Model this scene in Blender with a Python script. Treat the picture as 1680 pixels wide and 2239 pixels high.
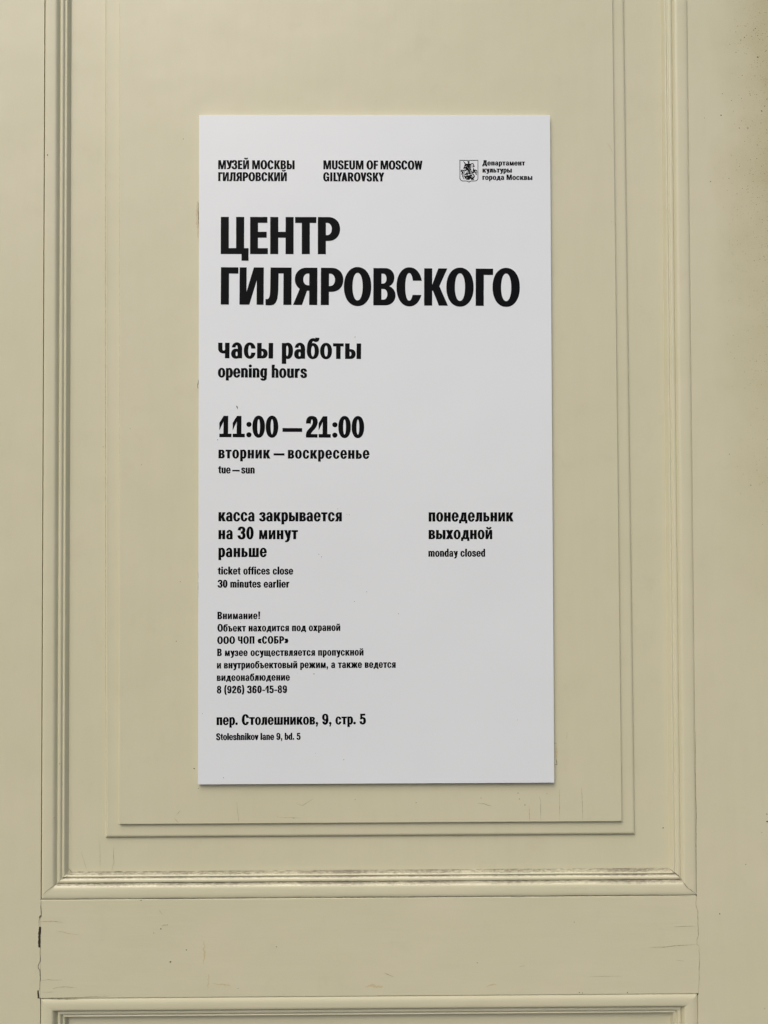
import bpy, math, random
from mathutils import Vector, Matrix
from mathutils.geometry import delaunay_2d_cdt
from math import sin, cos, pi, radians

for o in list(bpy.data.objects):
    bpy.data.objects.remove(o)
scene = bpy.context.scene
col = scene.collection

# ------------------------------------------------------------------ camera
F_PX, PW, PH = 1650.0, 1680.0, 2239.0
PITCH, YAW, ROLL = 0.01732, -0.00605, 0.0036
CAM = Vector((0.00431, -0.9, -0.09333))
cp, sp, cy, sy, cr, sr = cos(PITCH), sin(PITCH), cos(YAW), sin(YAW), cos(ROLL), sin(ROLL)
RX = Matrix(((1, 0, 0), (0, cp, -sp), (0, sp, cp)))
RZ = Matrix(((cy, -sy, 0), (sy, cy, 0), (0, 0, 1)))
RY = Matrix(((cr, 0, sr), (0, 1, 0), (-sr, 0, cr)))
ROT = RZ @ RX @ RY                         # columns: right, forward, up
cam_d = bpy.data.cameras.new('camera')
cam = bpy.data.objects.new('camera', cam_d)
col.objects.link(cam)
right, fwd, up = ROT.col[0], ROT.col[1], ROT.col[2]
m = Matrix((right, up, -fwd)).transposed().to_4x4()
m.translation = CAM
cam.matrix_world = m
cam_d.sensor_fit = 'VERTICAL'
cam_d.sensor_height = 36.0
cam_d.lens = 36.0 * F_PX / PH
cam_d.clip_start = 0.01
cam_d.clip_end = 500
scene.camera = cam

# ------------------------------------------------------------------ world, sun, exposure
SUN_EL, SUN_AZ = radians(53), radians(26)    # azimuth measured from the door's normal towards the left
world = bpy.data.worlds.new('World')
scene.world = world
world.use_nodes = True
wn = world.node_tree
bg = wn.nodes['Background']
sky = wn.nodes.new('ShaderNodeTexSky')
sky.sky_type = 'NISHITA'
sky.sun_disc = False
sky.sun_elevation = SUN_EL
sky.sun_rotation = pi + SUN_AZ
sky.air_density = 1.0
sky.dust_density = 5.2
sky.ozone_density = 0.9
wn.links.new(sky.outputs[0], bg.inputs[0])
bg.inputs[1].default_value = 0.14
sun_d = bpy.data.lights.new('sun', 'SUN')
sun_d.energy = 1.0
sun_d.angle = radians(38)
sun_d.color = (1.0, 0.98, 0.955)
sun = bpy.data.objects.new('sun', sun_d)
col.objects.link(sun)
sdir = Vector((-sin(SUN_AZ) * cos(SUN_EL), -cos(SUN_AZ) * cos(SUN_EL), sin(SUN_EL)))
sun.rotation_euler = sdir.to_track_quat('Z', 'Y').to_euler()
sun.location = sdir * 5
vs = scene.view_settings
vs.view_transform = 'Standard'
vs.look = 'None'
vs.exposure = 0.09
vs.gamma = 1.0
scene.cycles.filter_width = 1.45


# ------------------------------------------------------------------ helpers
def at(px, py, Y):
    """point of the photograph carried onto the plane y = Y (x, z)"""
    d = ROT @ Vector(((px - PW / 2) / F_PX, 1.0, (PH / 2 - py) / F_PX))
    k = (Y - CAM.y) / d.y
    p = CAM + d * k
    return p.x, p.z


def link(name, verts, faces, mat, parent=None, smooth=False, dirt=None, sharp=None):
    me = bpy.data.meshes.new(name)
    me.from_pydata([tuple(v) for v in verts], [], faces)
    me.update()
    if dirt is not None:
        a = me.attributes.new('dirt', 'FLOAT', 'POINT')
        for i, v in enumerate(dirt):
            a.data[i].value = v
    if smooth:
        for p in me.polygons:
            p.use_smooth = True
    if sharp:
        sa = me.attributes.new('sharp_edge', 'BOOLEAN', 'EDGE')
        for e in me.edges:
            a_, b_ = e.vertices
            if sharp(a_, b_):
                sa.data[e.index].value = True
    me.materials.append(mat)
    o = bpy.data.objects.new(name, me)
    col.objects.link(o)
    if parent:
        o.parent = parent
    return o


def empty(name, label, cat, loc=(0, 0, 0)):
    o = bpy.data.objects.new(name, None)
    o.empty_display_size = 0.05
    o['label'] = label
    o['category'] = cat
    col.objects.link(o)
    o.location = loc
    return o


def rail_mesh(x0, x1, y0, y1, z0, z1, r):
    sec = [(y1, z0), (y0 + r, z0), (y0 + .3 * r, z0 + .3 * r), (y0, z0 + r), (y0, z1 - r), (y0 + .3 * r, z1 - .3 * r), (y0 + r, z1), (y1, z1)]
    n = len(sec)
    v = [(x0, y, z) for y, z in sec] + [(x1, y, z) for y, z in sec]
    f = [(i, (i + 1) % n, n + (i + 1) % n, n + i)[::-1] for i in range(n)] + [tuple(range(n)), tuple(range(2 * n - 1, n - 1, -1))]
    return v, f


def box_mesh(x0, x1, y0, y1, z0, z1, b=0.0):
    """box, front face towards -y, its front edges bevelled by b"""
    v, f = [], []
    v += [(x0, y1, z0), (x1, y1, z0), (x1, y1, z1), (x0, y1, z1)]
    v += [(x0, y0 + b, z0), (x1, y0 + b, z0), (x1, y0 + b, z1), (x0, y0 + b, z1)]
    f += [(3, 2, 1, 0)]
    def ring(a, c):
        for i in range(4):
            j = (i + 1) % 4
            f.append((a + i, a + j, c + j, c + i))
    ring(0, 4)
    if b > 0:
        k = b * 0.3
        v += [(x0 + k, y0 + k, z0 + k), (x1 - k, y0 + k, z0 + k), (x1 - k, y0 + k, z1 - k), (x0 + k, y0 + k, z1 - k)]
        v += [(x0 + b, y0, z0 + b), (x1 - b, y0, z0 + b), (x1 - b, y0, z1 - b), (x0 + b, y0, z1 - b)]
        ring(4, 8)
        ring(8, 12)
        f.append((12, 13, 14, 15))
    else:
        f.append((4, 5, 6, 7))
    return v, f


# ------------------------------------------------------------------ materials
def nodes(name):
    mt = bpy.data.materials.new(name)
    mt.use_nodes = True
    nt = mt.node_tree
    return mt, nt, nt.nodes['Principled BSDF']


def N(nt, t, **kw):
    n = nt.nodes.new('ShaderNode' + t)
    for k, v in kw.items():
        setattr(n, k, v)
    return n


def noise(nt, co, scale, detail=4, rough=0.55):
    n = N(nt, 'TexNoise')
    n.inputs['Scale'].default_value = scale
    n.inputs['Detail'].default_value = detail
    n.inputs['Roughness'].default_value = rough
    nt.links.new(co, n.inputs['Vector'])
    return n.outputs['Fac']


def ramp(nt, fac, a, b, ca=0.0, cb=1.0):
    n = N(nt, 'MapRange')
    n.inputs['From Min'].default_value = a
    n.inputs['From Max'].default_value = b
    n.inputs['To Min'].default_value = ca
    n.inputs['To Max'].default_value = cb
    nt.links.new(fac, n.inputs['Value'])
    return n.outputs['Result']


def math_n(nt, op, a, b):
    n = N(nt, 'Math', operation=op)
    for i, v in enumerate((a, b)):
        if isinstance(v, (int, float)):
            n.inputs[i].default_value = v
        else:
            nt.links.new(v, n.inputs[i])
    return n.outputs[0]


def mix(nt, fac, a, b):
    n = N(nt, 'Mix', data_type='RGBA')
    for sock, v in ((n.inputs[0], fac), (n.inputs[6], a), (n.inputs[7], b)):
        if isinstance(v, tuple):
            sock.default_value = (*v, 1)
        elif isinstance(v, (int, float)):
            sock.default_value = v
        else:
            nt.links.new(v, sock)
    return n.outputs[2]


def stretched(nt, co, s):
    n = N(nt, 'Mapping')
    n.inputs['Scale'].default_value = s
    nt.links.new(co, n.inputs['Vector'])
    return n.outputs[0]


PAINT = (0.622, 0.596, 0.418)
PAINT_B = (0.602, 0.584, 0.400)
PAINT_C = (0.634, 0.594, 0.432)


def paint(name, stain=False, dirt=False, grain=(1, 1, 0.12)):
    mt, nt, bs = nodes(name)
    tc = N(nt, 'TexCoord').outputs['Object']
    c = mix(nt, ramp(nt, noise(nt, tc, 5, 3), 0.35, 0.65), PAINT, PAINT_B)
    c = mix(nt, ramp(nt, noise(nt, tc, 9, 2), 0.45, 0.75, 0, 0.6), c, PAINT_C)
    # uneven brushwork: long strokes a shade deeper than the rest
    c = mix(nt, ramp(nt, noise(nt, stretched(nt, tc, grain), 75, 5, 0.6), 0.40, 0.72, 0, 0.26), c, (0.585, 0.550, 0.375))
    c = mix(nt, ramp(nt, noise(nt, tc, 3.2, 5, 0.6), 0.52, 0.72, 0, 0.30), c, (0.575, 0.542, 0.362))
    # faint grubby film
    c = mix(nt, ramp(nt, noise(nt, tc, 26, 7, 0.72), 0.56, 0.84, 0, 0.20), c, (0.42, 0.37, 0.25))
    # fly specks
    vo = N(nt, 'TexVoronoi', feature='F1')
    vo.inputs['Scale'].default_value = 55
    nt.links.new(tc, vo.inputs['Vector'])
    few = ramp(nt, noise(nt, tc, 20, 1), 0.66, 0.70)
    sp_ = ramp(nt, vo.outputs['Distance'], 0.020, 0.035, 1, 0)
    c = mix(nt, math_n(nt, 'MULTIPLY', math_n(nt, 'MULTIPLY', sp_, few), 0.7), c, (0.12, 0.10, 0.06))
    if stain:
        sx = N(nt, 'SeparateXYZ')
        nt.links.new(tc, sx.inputs[0])
        wob = ramp(nt, noise(nt, tc, 11, 4), 0.3, 0.7, -0.018, 0.018)
        xx = math_n(nt, 'ADD', sx.outputs[0], wob)
        mx = ramp(nt, xx, STAIN_X0, STAIN_X1)
        mz = ramp(nt, math_n(nt, 'ADD', sx.outputs[2], wob), -0.30, 0.30)
        mk = math_n(nt, 'MULTIPLY', mx, mz)
        patch = ramp(nt, noise(nt, tc, 60, 6, 0.7), 0.3, 0.75, 0.72, 1)
        c = mix(nt, math_n(nt, 'MULTIPLY', math_n(nt, 'MULTIPLY', mk, patch), 0.72), c, (0.43, 0.375, 0.195))
        fine = ramp(nt, noise(nt, tc, 900, 3, 0.8), 0.56, 0.66)
        c = mix(nt, math_n(nt, 'MULTIPLY', math_n(nt, 'MULTIPLY', fine, mk), 0.45), c, (0.20, 0.16, 0.08))
        for sc, lo, hi in ((160, 0.06, 0.13), (300, 0.10, 0.2), (520, 0.12, 0.25)):
            v2 = N(nt, 'TexVoronoi', feature='F1')
            v2.inputs['Scale'].default_value = sc
            nt.links.new(tc, v2.inputs['Vector'])
            dd = ramp(nt, v2.outputs['Distance'], lo, hi, 1, 0)
            rnd = N(nt, 'SeparateColor')
            nt.links.new(v2.outputs['Color'], rnd.inputs[0])
            pick = ramp(nt, math_n(nt, 'ADD', rnd.outputs[0], math_n(nt, 'MULTIPLY', mk, 0.35)), 1.02, 1.1)
            c = mix(nt, math_n(nt, 'MULTIPLY', math_n(nt, 'MULTIPLY', dd, pick), 0.75), c, (0.10, 0.08, 0.045))
    if dirt:
        at_ = N(nt, 'Attribute', attribute_name='dirt')
        strg = stretched(nt, tc, (0.35, 1, 1))
        fine = ramp(nt, noise(nt, strg, 520, 7, 0.85), 0.30, 0.70, -0.45, 0.65)
        big = ramp(nt, noise(nt, stretched(nt, tc, (1, 0.2, 0.2)), 11, 4), 0.3, 0.7, -0.30, 0.25)
        g = math_n(nt, 'ADD', math_n(nt, 'ADD', math_n(nt, 'MULTIPLY', at_.outputs['Fac'], 0.95), fine), big)
        g = math_n(nt, 'MULTIPLY', g, ramp(nt, at_.outputs['Fac'], 0.0, 0.3))
        c = mix(nt, ramp(nt, g, 0.25, 1.15, 0, 0.92), c, (0.135, 0.120, 0.085))
    nt.links.new(c, bs.inputs['Base Color'])
    r = ramp(nt, noise(nt, tc, 25, 4), 0.3, 0.7, 0.36, 0.46)
    nt.links.new(r, bs.inputs['Roughness'])
    # brushed paint over wood: soft ripple along the board, fine orange peel
    gr = noise(nt, stretched(nt, tc, grain), 190, 3)
    pe = noise(nt, tc, 420, 2)
    wv = noise(nt, tc, 16, 2)
    h = math_n(nt, 'ADD', math_n(nt, 'MULTIPLY', gr, 0.00011), math_n(nt, 'MULTIPLY', pe, 0.00003))
    h = math_n(nt, 'ADD', h, math_n(nt, 'MULTIPLY', wv, 0.0007))
    bp = N(nt, 'Bump')
    bp.inputs['Strength'].default_value = 1.0
    bp.inputs['Distance'].default_value = 1.0
    nt.links.new(h, bp.inputs['Height'])
    nt.links.new(bp.outputs[0], bs.inputs['Normal'])
    return mt


XL, XR = -0.39685, 0.3790          # inner edges of the two stiles
ZT, ZB = -0.53395, -0.64912         # rail: top and bottom
FL, FR, FB = -0.30604, 0.28994, -0.44709  # raised field
SW, SH = 0.42131, 0.79783          # sign board
STAIN_X0, STAIN_X1 = XR + 0.028, XR + 0.100
PAN_Y, STEP_Y, FIELD_Y = 0.0092, 0.0058, 0.0024
ZTOP, ZLOW = 0.74, -1.15

M_V = paint('cream_paint_upright')
M_H = paint('cream_paint_level', grain=(0.12, 1, 1))
M_STAIN = paint('cream_paint_stained', stain=True)
M_DIRT = paint('cream_paint_dusty', dirt=True, grain=(0.12, 1, 1))

mt, nt, bs = nodes('white_board')
tc = N(nt, 'TexCoord').outputs['Object']
c = mix(nt, ramp(nt, noise(nt, tc, 6, 3), 0.3, 0.7), (0.762, 0.800, 0.812), (0.746, 0.782, 0.795))
c = mix(nt, ramp(nt, noise(nt, tc, 120, 5, 0.7), 0.66, 0.85, 0, 0.25), c, (0.62, 0.61, 0.58))
nt.links.new(c, bs.inputs['Base Color'])
bs.inputs['Roughness'].default_value = 0.30
bs.inputs['Specular IOR Level'].default_value = 0.75
bp = N(nt, 'Bump')
bp.inputs['Distance'].default_value = 1.0
h = math_n(nt, 'ADD', math_n(nt, 'MULTIPLY', noise(nt, tc, 7, 2), 0.0008), math_n(nt, 'MULTIPLY', noise(nt, tc, 500, 2), 0.000012))
nt.links.new(h, bp.inputs['Height'])
nt.links.new(bp.outputs[0], bs.inputs['Normal'])
M_WHITE = mt

mt, nt, bs = nodes('black_print')
tc = N(nt, 'TexCoord').outputs['Object']
nt.links.new(mix(nt, noise(nt, tc, 80, 4), (0.0022, 0.0024, 0.0032), (0.0036, 0.0038, 0.0048)), bs.inputs['Base Color'])
bs.inputs['Roughness'].default_value = 0.34
bs.inputs['Specular IOR Level'].default_value = 0.07
M_INK = mt

mt, nt, bs = nodes('dark_crack')
tc = N(nt, 'TexCoord').outputs['Object']
nt.links.new(mix(nt, noise(nt, tc, 300, 4), (0.05, 0.042, 0.028), (0.16, 0.14, 0.09)), bs.inputs['Base Color'])
bs.inputs['Roughness'].default_value = 0.9
M_CRACK = mt
mt, nt, bs = nodes('hairline_crack')
tc = N(nt, 'TexCoord').outputs['Object']
nt.links.new(mix(nt, noise(nt, tc, 300, 4), (0.22, 0.19, 0.115), (0.41, 0.37, 0.235)), bs.inputs['Base Color'])
bs.inputs['Roughness'].default_value = 0.8
M_HAIR = mt
mt, nt, bs = nodes('bare_gap')
tc = N(nt, 'TexCoord').outputs['Object']
nt.links.new(mix(nt, noise(nt, tc, 200, 4), (0.016, 0.012, 0.008), (0.05, 0.035, 0.02)), bs.inputs['Base Color'])
bs.inputs['Roughness'].default_value = 0.9
M_GAP = mt
mt, nt, bs = nodes('yellow_scuff')
tc = N(nt, 'TexCoord').outputs['Object']
nt.links.new(mix(nt, noise(nt, tc, 300, 5), (0.50, 0.43, 0.24), (0.62, 0.55, 0.35)), bs.inputs['Base Color'])
bs.inputs['Roughness'].default_value = 0.5
M_SCUFF = mt

# ------------------------------------------------------------------ the door
door = empty('panelled_door', 'cream painted old wooden door with moulded panels and cracked paint, behind the white sign',
             'door', (0, 0.02, ZLOW - 0.12))
bpy.context.view_layer.update()


def dpart(o, parent=door):
    o.parent = parent
    o.matrix_parent_inverse = parent.matrix_world.inverted()
    return o


BACK = 0.035
bpy.context.view_layer.update()
v, f = box_mesh(XL - 0.25, XL, 0, BACK, ZLOW - 0.12, ZTOP + 0.15)
stile_l = dpart(link('stile', v, f, M_V))
v, f = box_mesh(XR, XR + 0.25, 0, BACK, ZLOW - 0.12, ZTOP + 0.15)
stile_r = dpart(link('stile', v, f, M_STAIN))
stile_r['label'] = 'right stile with brown dirt stain and specks'
g = 0.0
v, f = rail_mesh(XL, XR, 0.0002, BACK, ZB, ZT, 0.0008)
rail = dpart(link('rail', v, f, M_H))
v, f = rail_mesh(XL, XR, 0.0002, BACK, ZTOP, ZTOP + 0.15, 0.0008)
dpart(link('rail', v, f, M_H))
v, f = rail_mesh(XL, XR, 0.0002, BACK, ZLOW - 0.12, ZLOW, 0.0008)
dpart(link('rail', v, f, M_H))

PROFILE = [(0.02, 8), (0.15, 2.2), (0.95, 2.2), (1.1, 0.1), (1.5, -0.35), (2.4, -0.65), (5, -0.8), (8, -0.8), (11, -0.6), (13.2, -0.5),
           (14.5, -0.15), (15.4, 0.55), (16.2, 1.6), (17.0, 2.9), (17.6, 3.9), (17.9, 3.4), (18.4, 2.75), (19.2, 2.5), (20.3, 2.45), (21.2, 2.55),
           (21.9, 2.9), (22.4, 3.5), (22.8, 4.4), (23.4, 4.7), (23.9, 4.6), (24.3, 4.2), (25.0, 3.95), (25.7, 4.05), (26.2, 4.5), (26.8, 5.5),
           (27.5, 6.8), (28.2, 8.0), (28.8, 9.0), (29.1, 10.5)]
LOWER = [(0.02, 8), (0.1, 1.6), (0.5, 1.6), (0.7, 0.75), (1.5, 0.55)] + [(s, d * 1.7 + 1.4 * (1 - s / 29.1)) for s, d in PROFILE[5:]]
SHALLOW = [(0.02, 8), (0.1, 0.55), (0.55, 0.55), (0.7, 0.1)] + PROFILE[4:]
DIRTY = {9: .08, 10: .3, 11: .5, 12: .8, 13: 1, 14: 1, 15: .6, 16: .3, 17: .25, 18: .2, 19: .15, 20: .25, 21: .45, 22: .8, 23: 1, 24: .8, 25: .3, 27: .15, 28: .55, 29: .8, 30: .85, 31: .95, 32: 1, 33: 1}


def moulding(rect, side, mat, prof, dirty=False, wob=0.0, seed=1):
    """one mitred length of the planted moulding round the opening rect = x0, x1, z0, z1"""
    x0, x1, z0, z1 = rect
    rnd = random.Random(seed)
    n = 160
    verts, faces, dirt = [], [], []
    ph = [rnd.random() * 6.28 for _ in range(4)]
    for i in range(n + 1):
        t = i / n
        for k, (s, d) in enumerate(prof):
            s_, d_ = s * 0.001, d * 0.001
            if side == 'left':
                a, b = (x0 + s_, z0 + s_), (x0 + s_, z1 - s_)
            elif side == 'right':
                a, b = (x1 - s_, z0 + s_), (x1 - s_, z1 - s_)
            elif side == 'bottom':
                a, b = (x0 + s_, z0 + s_), (x1 - s_, z0 + s_)
            else:
                a, b = (x0 + s_, z1 - s_), (x1 - s_, z1 - s_)
            x = a[0] + (b[0] - a[0]) * t
            z = a[1] + (b[1] - a[1]) * t
            w = wob * (0.5 * sin(t * 37 + ph[0]) + 0.3 * sin(t * 91 + ph[1] + k * 0.2) + 0.3 * (rnd.random() - 0.5)) if 2 < k < len(prof) - 1 else 0
            if dirty and 0 < k < 6:             # ragged old paint along the joint
                z += 0.00010 * sin(t * 61 + ph[2]) + 0.00012 * sin(t * 173 + ph[3]) + 0.00014 * (rnd.random() - 0.5)
            verts.append((x, d_ + w, z))
            dirt.append(DIRTY.get(k, 0.0) if dirty else 0.0)
    P = len(prof)
    flip = side in ('left', 'top')
    for i in range(n):
        for k in range(P - 1):
            q = (i * P + k, i * P + k + 1, (i + 1) * P + k + 1, (i + 1) * P + k)
            faces.append(q[::-1] if flip else q)
    def ang(k):
        a, c, e = prof[k - 1], prof[k], prof[k + 1]
        u = math.atan2(c[1] - a[1], c[0] - a[0])
        w_ = math.atan2(e[1] - c[1], e[0] - c[0])
        return abs(w_ - u)
    crease = {k for k in range(1, P - 1) if ang(k) > radians(42)}
    return dpart(link('moulding', verts, faces, mat, smooth=True, dirt=dirt,
                      sharp=lambda p, q: p % P == q % P and p % P in crease))


UP = (XL + 0.0001, XR - 0.0001, ZT + 0.0001, ZTOP - 0.0001)
LO = (XL + 0.0001, XR - 0.0001, ZLOW + 0.0001, ZB - 0.0001)
moulding(UP, 'left', M_V, PROFILE, wob=0.00004, seed=1)
moulding(UP, 'right', M_V, SHALLOW, wob=0.00004, seed=2)
mb = moulding(UP, 'bottom', M_DIRT, SHALLOW, dirty=True, wob=0.00010, seed=3)
mb['label'] = 'bottom moulding with grey dirt in its grooves'
moulding(UP, 'top', M_H, PROFILE, seed=4)
for k, sd in enumerate(('left', 'right', 'top', 'bottom')):
    moulding(LO, sd, M_H if sd in ('top', 'bottom') else M_V, LOWER, wob=0.00005, seed=7 + k)

# upper panel: flat ground, fillet step, raised field, each with softly rounded arrises
def raised(x0, x1, z0, z1, yf, yb, r, mat, name, parent=None, tl=0.0, tr=0.0):
    """softly rounded raised plate; tl, tr: how far its top corners lean out"""
    prof = [(0, yb - yf), (0.00003, r * 0.9)]
    for k in range(1, 7):
        a = pi / 2 * k / 6
        prof.append((r * (1 - cos(a)) * 1.3, r * 0.9 * (1 - sin(a))))
    verts, faces = [], []
    for s, d in prof:
        verts += [(x0 + s, yf + d, z0 + s), (x1 - s, yf + d, z0 + s), (x1 + tr - s, yf + d, z1 - s), (x0 - tl + s, yf + d, z1 - s)]
    for k in range(len(prof) - 1):
        for i in range(4):
            j = (i + 1) % 4
            faces.append((4 * k + i, 4 * k + j, 4 * k + 4 + j, 4 * k + 4 + i))
    b = 4 * (len(prof) - 1)
    faces.append((b, b + 1, b + 2, b + 3))
    return dpart(link(name, verts, faces, mat), parent or door)


v, f = box_mesh(XL + 0.004, XR - 0.004, PAN_Y, 0.03, ZT + 0.004, ZTOP - 0.004)
panel = dpart(link('panel', v, f, M_V))
ST = 0.0172
raised(FL - ST, FR + 0.0187, FB - 0.0172, ZTOP - 0.08, STEP_Y, PAN_Y, 0.0030, M_V, 'panel_step', panel, tl=0.0036, tr=-0.0044)
field = raised(FL, FR + 0.0018, FB, ZTOP - 0.10, FIELD_Y, STEP_Y, 0.0009, M_V, 'raised_field', panel, tl=0.0020, tr=-0.0026)
v, f = box_mesh(XL + 0.004, XR - 0.004, PAN_Y + 0.004, 0.03, ZLOW + 0.004, ZB - 0.004)
panel2 = dpart(link('panel', v, f, M_H))
raised(XL + 0.09, XR - 0.09, ZLOW + 0.09, ZB - 0.09, STEP_Y, PAN_Y, 0.0014, M_V, 'panel_step', panel2)

# ------------------------------------------------------------------ cracks, chips, specks in the paint
def ribbons(name, lines, Y, mat, parent, lift=0.00010):
    """thin jagged openings in the paint film: polylines (photo points) with widths in mm"""
    rnd = random.Random(name + str(len(lines)))
    verts, faces = [], []
    n_r = 0
    for pts, w, jit in lines:
        P = [Vector(at(x, y, Y)) for x, y in pts]
        Q = []
        for a, b in zip(P, P[1:]):
            k = max(2, int((b - a).length / 0.0016))
            for i in range(k):
                Q.append(a.lerp(b, i / k))
        Q.append(P[-1])
        n = len(Q)
        base = len(verts)
        off = 0.0
        n_r += 1
        for i, q in enumerate(Q):
            d = (Q[min(i + 1, n - 1)] - Q[max(i - 1, 0)]).normalized()
            nn = Vector((-d.y, d.x))
            off = off * 0.6 + (rnd.random() - 0.5) * jit * 0.001
            taper = 1.0 if mat is M_GAP else min(1.0, 0.25 + 2.2 * min(i, n - 1 - i) / max(1, n))
            hw = 0.5 * w * 0.001 * taper * ((0.8 + 0.4 * rnd.random()) if mat is M_GAP else (0.5 + rnd.random()))
            a, b = q + nn * (off + hw), q + nn * (off - hw)
            yy = Y - lift - 0.000012 * (n_r % 9)
            verts += [(a.x, yy, a.y), (b.x, yy, b.y)]
            if i:
                faces.append((base + 2 * i - 2, base + 2 * i - 1, base + 2 * i + 1, base + 2 * i))
    return dpart(link(name, verts, faces, mat), parent)


def A(pts):   # lower left close-up -> photo
    return [(40 + x * .3133, 1650 + y * .3133) for x, y in pts]


def B(pts):   # lower right close-up -> photo
    return [(1100 + x * .3494, 1600 + y * .3494) for x, y in pts]


def Cc(pts):  # lower middle close-up -> photo
    return [(500 + x * .3916, 1680 + y * .3916) for x, y in pts]


# along the rail's ends and top
ribbons('paint_crack', [
    (A([(163, 1015), (160, 1060), (160, 1120), (146, 1150), (146, 1200)]), 0.5, 0.5),
    (A([(156, 1340), (153, 1390), (156, 1440), (142, 1470), (141, 1492), (152, 1500), (152, 1560), (148, 1650)]), 0.6, 0.5),
    (A([(140, 1690), (155, 1706)]), 0.7, 0.2),
    (B([(1210, 1036), (1208, 1070), (1214, 1110), (1220, 1118), (1221, 1180), (1224, 1270), (1213, 1300), (1214, 1330), (1228, 1340)]), 0.4, 0.5),
    (B([(1228, 1340), (1230, 1450), (1226, 1480), (1228, 1560), (1224, 1640)]), 0.3, 0.4),
    (A([(165, 1013), (300, 1010), (640, 1000), (1000, 1004), (1300, 1000), (1660, 1000)]), 0.35, 0.35),
    (Cc([(40, 722), (400, 718), (800, 719), (1200, 717), (1660, 714)]), 0.4, 0.3),
    (B([(0, 1032), (400, 1026), (800, 1024), (1100, 1026), (1210, 1032)]), 0.35, 0.3),
    (B([(1205, 1010), (1214, 1034)]), 1.3, 0.2),
    (A([(148, 1690), (160, 1703), (420, 1706)]), 0.5, 0.3),
    (B([(1214, 1650), (1222, 1634)]), 1.5, 0.2),
], -0.0001, M_CRACK, rail)
ribbons('hairline_crack', [
    (A([(150, 1168), (210, 1162), (260, 1163), (310, 1171)]), 0.35, 0.3),
    (A([(262, 1236), (310, 1236), (350, 1249), (425, 1256)]), 0.30, 0.2),
    (A([(155, 1580), (210, 1568), (240, 1574), (315, 1573)]), 0.35, 0.3),
    (A([(240, 1634), (280, 1622), (330, 1620), (410, 1628)]), 0.40, 0.2),
    (A([(155, 1655), (190, 1658), (250, 1656)]), 0.25, 0.2),
    (A([(160, 1697), (400, 1694), (640, 1683)]), 0.35, 0.2),
    (B([(1070, 1219), (1150, 1216), (1212, 1217)]), 0.3, 0.2),
    (B([(915, 1349), (1010, 1346), (1090, 1337), (1205, 1331)]), 0.45, 0.2),
    (B([(1075, 1427), (1140, 1436)]), 0.2, 0.1),
    (B([(540, 1532), (640, 1530), (750, 1530)]), 0.2, 0.1),
    (A([(985, 1085), (1010, 1120)]), 0.3, 0.4),
    (A([(1000, 1200), (1015, 1188), (1045, 1187)]), 0.4, 0.6),
    (Cc([(870, 1142), (920, 1163)]), 0.5, 0.8),
    (B([(100, 1470), (140, 1462)]), 0.3, 0.4),
], 0.0, M_HAIR, rail)
ribbons('bare_gap', [
    (A([(151, 1200), (150, 1270), (149, 1345)]), 2.5, 0.5),
    (A([(141, 1645), (142, 1700)]), 1.7, 0.4),
    (A([(156, 1120), (148, 1138)]), 0.8, 0.3),
], 0.0, M_GAP, rail, lift=0.00025)
ribbons('yellow_scuff', [
    (A([(1300, 1300), (1297, 1380), (1300, 1465)]), 1.6, 2.0),
    (A([(1330, 1530), (1325, 1600), (1320, 1640)]), 1.2, 2.0),
    (A([(1360, 1590), (1420, 1610), (1490, 1615)]), 1.8, 2.5),
    (Cc([(765, 1212), (810, 1222), (862, 1220)]), 3.0, 2.5),
    (Cc([(1440, 1215), (1500, 1208)]), 1.6, 2.0),
], 0.0002, M_SCUFF, rail, lift=0.00006)

# stile edge, mitres
ribbons('paint_crack', [
    (A([(168, 200), (166, 330), (168, 520), (162, 700), (165, 900), (160, 1005)]), 0.5, 0.35),
], 0.0, M_CRACK, stile_l)
ribbons('paint_crack', [
    (B([(1206, 0), (1204, 250), (1210, 500), (1209, 760), (1212, 1000)]), 0.35, 0.3),
], 0.0, M_CRACK, stile_r)
ribbons('mitre_crack', [
    (A([(168, 985), (200, 950), (260, 905), (290, 880)]), 0.35, 0.4),
    (B([(1205, 1012), (1160, 980), (1120, 930)]), 0.5, 0.5),
], -0.0010, M_CRACK, mb)
ribbons('mitre_crack', [
    (A([(290, 880), (340, 850), (362, 822)]), 0.5, 0.5),
    (B([(1120, 930), (1095, 900), (1048, 862)]), 0.8, 0.8),
], 0.0024, M_CRACK, mb)
ribbons('paint_crack', [
    (A([(355, 795), (375, 818), (420, 822), (575, 818)]), 0.9, 0.5),
    (A([(575, 818), (700, 815), (760, 818)]), 0.4, 0.4),
    (B([(800, 862), (900, 864), (1045, 858)]), 1.1, 0.5),
    (B([(160, 865), (230, 866), (300, 872), (430, 862)]), 0.9, 0.6),
    (B([(540, 866), (620, 864)]), 0.6, 0.4),
], PAN_Y, M_CRACK, panel, lift=0.0004)
ribbons('hairline_crack', [([(231.5, -5), (230.6, 500), (231, 1000), (231.5, 1500), (233.5, 1826)], 0.42, 0.05), ([(262.5, -5), (262, 500), (261.8, 1000), (262.5, 1500), (263.5, 1798)], 0.34, 0.05)], 0.0026, M_HAIR, panel)  # thin dark lines following the left edges of the step and the field
ribbons('hairline_crack', [
    (A([(668, 640), (666, 700), (670, 755), (660, 775), (655, 815)]), 0.35, 0.2),
    (A([(440, 680), (458, 735), (475, 790), (485, 812)]), 0.25, 0.2),
    (A([(570, 600), (572, 700), (572, 815)]), 0.2, 0.1),
], PAN_Y, M_HAIR, panel)
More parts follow.
